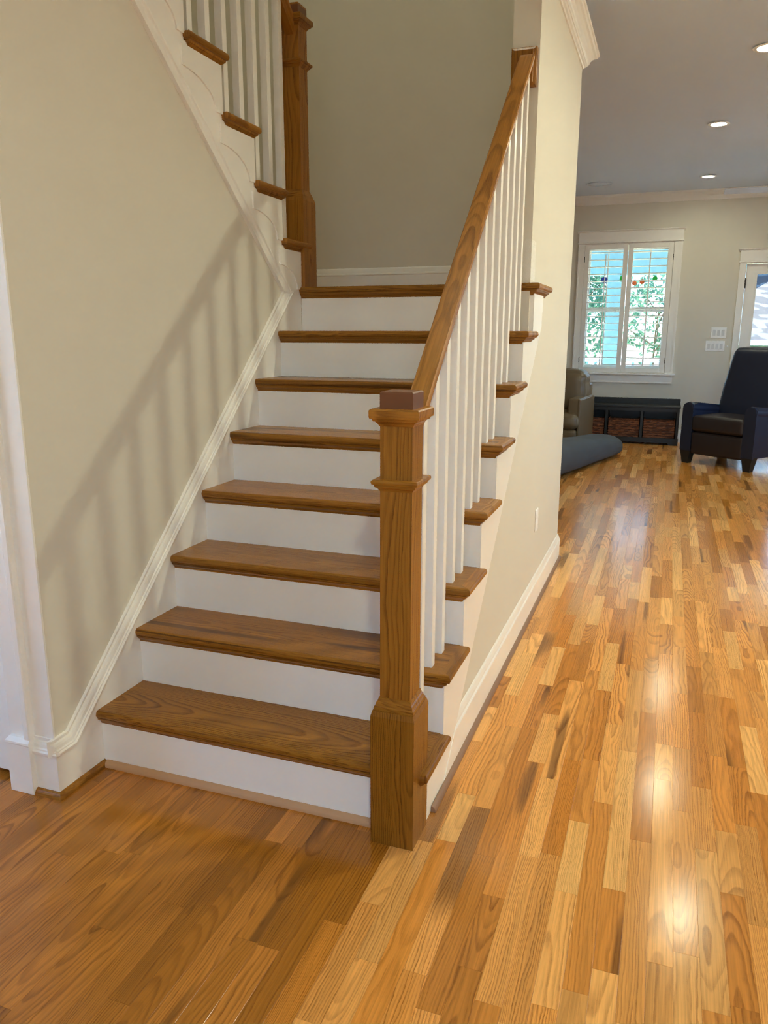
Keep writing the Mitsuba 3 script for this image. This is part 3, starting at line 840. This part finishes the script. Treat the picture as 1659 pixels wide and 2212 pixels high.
def basket(x0, x1, label):
    t = thing('wicker_basket', label, 'basket', 'wicker baskets in the bench')
    y0, y1, z0, z1 = 8.645, 8.94, 0.086, 0.318
    rows = []
    nr = 13
    h = (z1 - z0 - 0.02) / nr
    for r in range(nr):
        z = z0 + h * r
        o = 0.0035 * (r % 2)
        rows.append(box(x0 + o, x1 - o, y0 + o, y0 + 0.014 + o, z, z + h * 0.92, 0.003))
        rows.append(box(x0 + o, x0 + 0.012 + o, y0 + 0.014, y1, z, z + h * 0.92, 0.003))
        rows.append(box(x1 - 0.012 - o, x1 - o, y0 + 0.014, y1, z, z + h * 0.92, 0.003))
    rows.append(box(x0 + 0.01, x1 - 0.01, y1 - 0.012, y1, z0, z1 - 0.02))
    rows.append(box(x0 + 0.01, x1 - 0.01, y0 + 0.01, y1, z0, z0 + 0.012))
    obj('body', cat(rows), 'wicker', t)
    rim = []
    for i in range(26):
        xa = x0 + (x1 - x0) * i / 26
        rim.append(box(xa, xa + (x1 - x0) / 26 * 0.9, y0 - 0.003, y0 + 0.018, z1 - 0.022, z1, 0.005))
    rim.append(box(x0, x0 + 0.016, y0 + 0.018, y1, z1 - 0.022, z1, 0.005))
    rim.append(box(x1 - 0.016, x1, y0 + 0.018, y1, z1 - 0.022, z1, 0.005))
    obj('rim', cat(rim), 'wicker', t)


basket(0.545, 0.914, 'left wicker basket in the black bench, partly hidden by the tan sofa')
basket(0.962, 1.350, 'middle wicker basket in the black bench')
basket(1.398, 1.782, 'right wicker basket in the black bench, nearest the dark recliner')


# ------------------------------------------------------------------ soft furniture
def soft_box(x0, x1, y0, y1, z0, z1, r=0.05, bulge=0.0, n=14, seed=0, wrinkle=0.0):
    """A cushion: a rounded box whose faces swell a little."""
    g = trimesh.creation.box((2, 2, 2))
    for _ in range(4):
        g = g.subdivide()
    v = np.array(g.vertices)
    h = np.array([x1 - x0, y1 - y0, z1 - z0]) / 2
    c = np.array([x0 + x1, y0 + y1, z0 + z1]) / 2
    # concentrate rows near the edges, then round
    e = np.sign(v) * (1 - (1 - np.abs(v)) ** 1.5)
    p = e * h
    core = np.clip(p, -(h - r), h - r)
    dlt = p - core
    ln = np.linalg.norm(dlt, axis=1, keepdims=True)
    mx = np.max(np.abs(dlt), axis=1, keepdims=True)
    p = core + np.where(ln > 1e-9, dlt / np.maximum(ln, 1e-9) * np.maximum(mx, 0), 0)
    w = (1 - v[:, [1]] ** 2) * (1 - v[:, [2]] ** 2) * np.abs(v[:, [0]]) ** 4
    p[:, [0]] += np.sign(v[:, [0]]) * bulge * 0.3 * w
    for a, (b1, b2) in ((1, (0, 2)), (2, (0, 1))):
        w = (1 - v[:, b1] ** 2) * (1 - v[:, b2] ** 2) * np.abs(v[:, a]) ** 4
        p[:, a] += np.sign(v[:, a]) * bulge * w
    if wrinkle:
        q = (p + c) * np.array([5.0, 5.0, 16.0])
        p += ((meshkit.fbm(q, 3, seed) - 0.5) * wrinkle)[:, None] * p / np.linalg.norm(p, axis=1, keepdims=True)
    return trimesh.Trimesh(p + c, g.faces, process=False)


def place(m, x, y, ang):
    m.apply_transform(trimesh.transformations.rotation_matrix(ang, (0, 0, 1)))
    m.apply_translation((x, y, 0))
    return m


# dark recliner: local frame faces -y, front legs on y = 0
rc = thing('recliner_chair', 'dark leather recliner armchair with tapered legs, cut by the right edge', 'armchair')
ang = math.atan2(6.83 - 7.275, 2.495 - 1.90)
RX, RY = (1.90 + 2.495) / 2, (7.275 + 6.83) / 2


def rp(name, m, mat, smooth=40, **kw):
    return obj(name, place(m, RX, RY, ang), mat, rc, smooth=smooth, **kw)


HWD = 0.43
for s in (-1, 1):
    xa, xb = s * HWD - (0.13 if s > 0 else 0), s * HWD + (0.13 if s < 0 else 0)
    body = [(-0.02, 0.14), (-0.02, 0.60), (0.0, 0.645), (0.07, 0.663), (0.62, 0.60), (0.72, 0.56), (0.74, 0.16), (0.62, 0.14)]
    arm = prism(body, 'x', xa + 0.006, xb - 0.006)
    rp('arm', arm, 'navy_leather', smooth=False)
    cyl = trimesh.creation.cylinder(0.062, 0.66, sections=28)
    cyl.apply_transform(trimesh.transformations.rotation_matrix(math.pi / 2, (1, 0, 0)))
    cyl.apply_transform(trimesh.transformations.rotation_matrix(-0.09, (1, 0, 0)))
    cyl.apply_scale((1.08, 1, 0.9))
    cyl.apply_translation(((xa + xb) / 2, 0.30, 0.582))
    rp('arm_roll', cyl, 'navy_leather')
    fr = [(xa, 0.14), (xb, 0.14), (xb, 0.60), ((xa + xb) / 2 + 0.045, 0.648), ((xa + xb) / 2, 0.66), ((xa + xb) / 2 - 0.045, 0.648), (xa, 0.60)]
    rp('arm_front', prism(fr, 'y', -0.035, -0.01), 'navy_leather', smooth=False)
    for yy_, nm in ((0.0, 'leg'), (0.66, 'leg')):
        cx = (xa + xb) / 2
        pts = [(cx + dx * 0.062, yy_ + dy * 0.05 + 0.02, 0.15) for dx in (-1, 1) for dy in (-1, 1)] + [(cx + dx * 0.036, yy_ + dy * 0.032 + 0.015, 0.0) for dx in (-1, 1) for dy in (-1, 1)]
        rp('leg', hull(pts), 'black_wood', smooth=False)
rp('seat', soft_box(-0.305, 0.305, -0.045, 0.52, 0.36, 0.53, 0.035, 0.012, wrinkle=0.006, seed=3), 'brown_leather', smooth=True)
rp('front_panel', soft_box(-0.302, 0.302, -0.03, 0.05, 0.115, 0.345, 0.02, 0.008), 'brown_leather', smooth=True)
bk = soft_box(-0.345, 0.345, -0.075, 0.085, 0.0, 0.80, 0.05, 0.03, wrinkle=0.022, seed=9)
v = np.array(bk.vertices)
v[:, 0] *= 1.0 - 0.16 * np.clip(v[:, 2] / 0.8, 0, 1) ** 2
fr_ = np.clip(-v[:, 1] / 0.07, 0, 1)
for zc, wd, am in ((0.36, 0.018, 0.012), (0.43, 0.014, 0.008), (0.30, 0.02, 0.008)):
    v[:, 1] += fr_ * am * np.exp(-((v[:, 2] - zc - 0.05 * v[:, 0] ** 2 * 6) / wd) ** 2) * np.exp(-((v[:, 0] - 0.08) / 0.2) ** 2)
bk = trimesh.Trimesh(v, bk.faces, process=False)
bk.apply_transform(trimesh.transformations.rotation_matrix(-0.2, (1, 0, 0)))
bk.apply_translation((0, 0.50, 0.44))
rp('backrest', bk, 'navy_leather', smooth=True)
rp('frame', box(-0.40, 0.40, 0.05, 0.70, 0.15, 0.36), 'brown_leather', smooth=False)

# tan sofa: local frame: right side on x = 0, front at y = 0, reaches to -x
so = thing('sofa', 'tan leather sofa behind the wall end, its right arm in view below the window', 'sofa')
sang = -0.10


def sp_(name, m, mat='tan_leather', smooth=True):
    return obj(name, place(m, 0.725, 7.32, sang), mat, so, smooth=smooth)


sp_('side_panel', box(-0.03, 0.0, 0.03, 0.86, 0.05, 0.645, 0.008), smooth=False)
sp_('arm', soft_box(-0.145, -0.004, 0.04, 0.80, 0.40, 0.655, 0.02, 0.004))
sp_('seat_cushion', soft_box(-0.95, -0.01, -0.06, 0.6, 0.30, 0.485, 0.07, 0.015, wrinkle=0.01, seed=4))
sp_('front_rail', soft_box(-0.95, -0.03, -0.035, 0.06, 0.175, 0.30, 0.03, 0.004))
sp_('lower_rail', soft_box(-0.95, -0.03, -0.02, 0.06, 0.05, 0.178, 0.02, 0.004))
bc = soft_box(-0.95, -0.035, 0.40, 0.74, 0.47, 0.955, 0.09, 0.03, wrinkle=0.03, seed=6)
sp_('back_cushion', bc)
sp_('back', box(-0.95, -0.03, 0.70, 0.86, 0.05, 0.80, 0.02), smooth=False)
for xx in (-0.08, -0.88):
    for yy_ in (0.08, 0.78):
        sp_('foot', box(xx - 0.03, xx + 0.03, yy_ - 0.03, yy_ + 0.03, 0.0, 0.055, 0.004), 'black_wood', smooth=False)

# grey floor cushion
A, B = np.array([0.33, 5.0]), np.array([1.02, 7.6])
ax = (B - A) / np.linalg.norm(B - A)
nr_ = np.array([ax[1], -ax[0]])
L = np.linalg.norm(B - A)
rows, seg = [], 40
ss = np.concatenate([np.linspace(0, 0.06, 7) ** 1, np.linspace(0.1, 0.93, 26), np.linspace(0.94, 1.0, 9)])
for s in ss:
    e = 1.0
    if s < 0.06:
        e = math.sqrt(max(1 - ((0.06 - s) / 0.06) ** 2, 0.0))
    if s > 0.93:
        e = max(1 - ((s - 0.93) / 0.07) ** 3, 0.0) ** (1 / 3)
    e = max(e, 0.03)
    hh = (0.42 - 0.185 * s) * (0.35 + 0.65 * e)
    ww = (0.27 - 0.03 * s) * (0.25 + 0.75 * e)
    for k in range(seg):
        t = 2 * math.pi * k / seg
        cx, cz = math.copysign(abs(math.cos(t)) ** 0.75, math.cos(t)), math.copysign(abs(math.sin(t)) ** 0.8, math.sin(t))
        q = A + ax * (s * L) + nr_ * (ww * cx)
        rows.append((q[0], q[1], 0.002 + hh / 2 + hh / 2 * cz))
rows = np.array(rows)
rows[:, 2] += (meshkit.fbm(rows * 4.0, 3, 5) - 0.5) * 0.02 * np.clip(rows[:, 2] / 0.1, 0, 1)
f = []
ns = len(ss)
for i in range(ns - 1):
    for k in range(seg):
        a, b = i * seg + k, i * seg + (k + 1) % seg
        f += [(a, b, b + seg), (a, b + seg, a + seg)]
v = np.vstack([rows, rows[:seg].mean(0), rows[-seg:].mean(0)])
for k in range(seg):
    f += [(len(rows), (k + 1) % seg, k), (len(rows) + 1, (ns - 1) * seg + k, (ns - 1) * seg + (k + 1) % seg)]
cu = trimesh.Trimesh(v, f, process=False)
cu.fix_normals()
cu.vertices[:, 2] = np.maximum(cu.vertices[:, 2], 0.001)
tag(obj('floor_cushion', cu, 'grey_fabric', smooth=True), 'long grey floor cushion lying before the tan sofa', 'cushion')

# ------------------------------------------------------------------ outside: porch, garden, neighbour
structure('ground_outside', box(-60, 60, -60, 90, -0.6, -0.46), 'ground_grey')
structure('lawn', box(-8, 14, FAR + 3.0, FAR + 11.5, -0.5, -0.45), 'grass_green')
structure('porch_floor', box(-4, 9, FAR + 0.16, FAR + 3.0, -0.45, -0.02), 'porch_white')
structure('porch_ceiling', cat([box(-4, 9, FAR + 0.16, FAR + 3.2, 2.75, 2.95), box(-4, 9, FAR + 2.7, FAR + 2.95, 2.32, 2.75)]), 'porch_blue', 'blue porch ceiling and beam')
pc = thing('porch_column', 'pale blue square porch column seen through the left shutter', 'column')
obj('shaft', box(0.60, 0.86, FAR + 2.68, FAR + 2.94, 0.1, 2.32, 0.01), 'porch_blue', pc)
obj('base', box(0.57, 0.89, FAR + 2.65, FAR + 2.97, -0.02, 0.14, 0.01), 'porch_blue', pc)
prl = thing('porch_railing', 'white porch railing outside the far window', 'railing')
obj('top_rail', box(0.86, 6.0, FAR + 2.77, FAR + 2.86, 0.93, 0.99, 0.008), 'porch_white', prl)
obj('bottom_rail', box(0.86, 6.0, FAR + 2.78, FAR + 2.83, 0.10, 0.15, 0.005), 'porch_white', prl)
for k in range(36):
    x = 0.95 + k * 0.14
    obj('baluster', box(x - 0.02, x + 0.02, FAR + 2.785, FAR + 2.825, 0.15, 0.93), 'porch_blue', prl)  # blue puts shade into the colour of white balusters
prl2 = thing('porch_railing', 'white porch railing left of the porch column', 'railing')
obj('top_rail', box(-2.5, 0.60, FAR + 2.77, FAR + 2.86, 0.93, 0.99, 0.008), 'porch_white', prl2)
obj('bottom_rail', box(-2.5, 0.60, FAR + 2.78, FAR + 2.83, 0.10, 0.15, 0.005), 'porch_white', prl2)
for k in range(22):
    x = -2.45 + k * 0.14
    obj('baluster', box(x - 0.02, x + 0.02, FAR + 2.785, FAR + 2.825, 0.15, 0.93), 'porch_blue', prl2)  # again white balusters, their shade painted in as blue


def tree(x, y, h, r, mat, label, n=420, z0=0.2, leaf=0.14, seed=1):
    g = np.random.default_rng(seed)
    t = thing('tree', label, 'tree', None)
    tr = trimesh.creation.cone(0.045, h * 0.8, sections=10)
    tr.apply_translation((x, y, -0.45))
    br = [tr]
    for k in range(9):
        a, e = g.uniform(0, 2 * math.pi), g.uniform(0.4, 1.1)
        c = trimesh.creation.cylinder(0.009, r * 0.9, sections=6)
        c.apply_translation((0, 0, r * 0.45))
        c.apply_transform(trimesh.transformations.rotation_matrix(e, (math.cos(a), math.sin(a), 0)))
        c.apply_translation((x, y, g.uniform(0.25, 0.7) * h))
        br.append(c)
    obj('trunk', cat(br), 'bark', t)
    base_v = np.array([(0, -0.5, 0), (0.22, -0.1, 0.04), (0, 0.5, -0.03), (-0.22, -0.1, 0.04)])
    base_f = np.array([(0, 1, 3), (1, 2, 3)])
    vs, fs = [], []
    for k in range(n):
        d_ = g.normal(size=3)
        d_ /= np.linalg.norm(d_)
        q = d_ * np.array([r, r, h * 0.42]) * g.uniform(0.45, 1.0) + np.array([x, y, z0 + h * 0.55])
        if noise_np(q * 1.3, seed) < 0.42:
            continue
        M = trimesh.transformations.random_rotation_matrix(g.random(3))[:3, :3]
        vs.append(base_v @ M.T * leaf * g.uniform(0.7, 1.4) + q)
        fs.append(base_f + 4 * len(fs))
    key = obj('foliage', trimesh.Trimesh(np.vstack(vs), np.vstack(fs), process=False), mat, t)
    labels[key] = {'kind': 'stuff'}


noise_np = lambda p, s: meshkit.noise(p, s)
tree(-0.1, FAR + 4.6, 3.2, 1.0, 'leaf_dark', 'dark green tree outside behind the left shutter', 3200, leaf=0.12, seed=4)
tree(1.35, FAR + 5.4, 2.7, 0.8, 'leaf_dark', 'bluish green bush outside beside the porch column', 1500, leaf=0.11, seed=8)
tree(2.2, FAR + 7.6, 1.6, 0.7, 'leaf_light', 'yellow-green shrub outside behind the porch railing', 1600, leaf=0.1, seed=5)
nh = thing('house', 'neighbouring house with blue shingle roof seen through the glass door', 'house')
ny = FAR + 12
obj('wall', prism([(2.0, -0.45), (9.0, -0.45), (9.0, 1.3), (2.0, 1.3)], 'y', ny, ny + 6), 'siding', nh)
roof = hull([(1.4, ny - 0.5, 1.2), (9.6, ny - 0.5, 1.2), (9.6, ny + 6.5, 1.2), (1.4, ny + 6.5, 1.2), (4.4, ny + 3, 3.0), (9.6, ny + 3, 3.0)])
obj('roof', roof, 'shingle_blue', nh)
obj('fascia', box(1.35, 9.6, ny - 0.56, ny - 0.5, 1.1, 1.24), 'porch_white', nh)
nh2 = thing('house', 'tall pale house far behind the blue shingle roof', 'house')
obj('wall', box(3.2, 12, ny + 9, ny + 14, -0.45, 4.2), 'porch_white', nh2)
for x in (4.4, 5.9, 7.4):
    obj('window', box(x - 0.35, x + 0.35, ny + 8.95, ny + 9.02, 2.3, 3.5), 'shingle_blue', nh2)
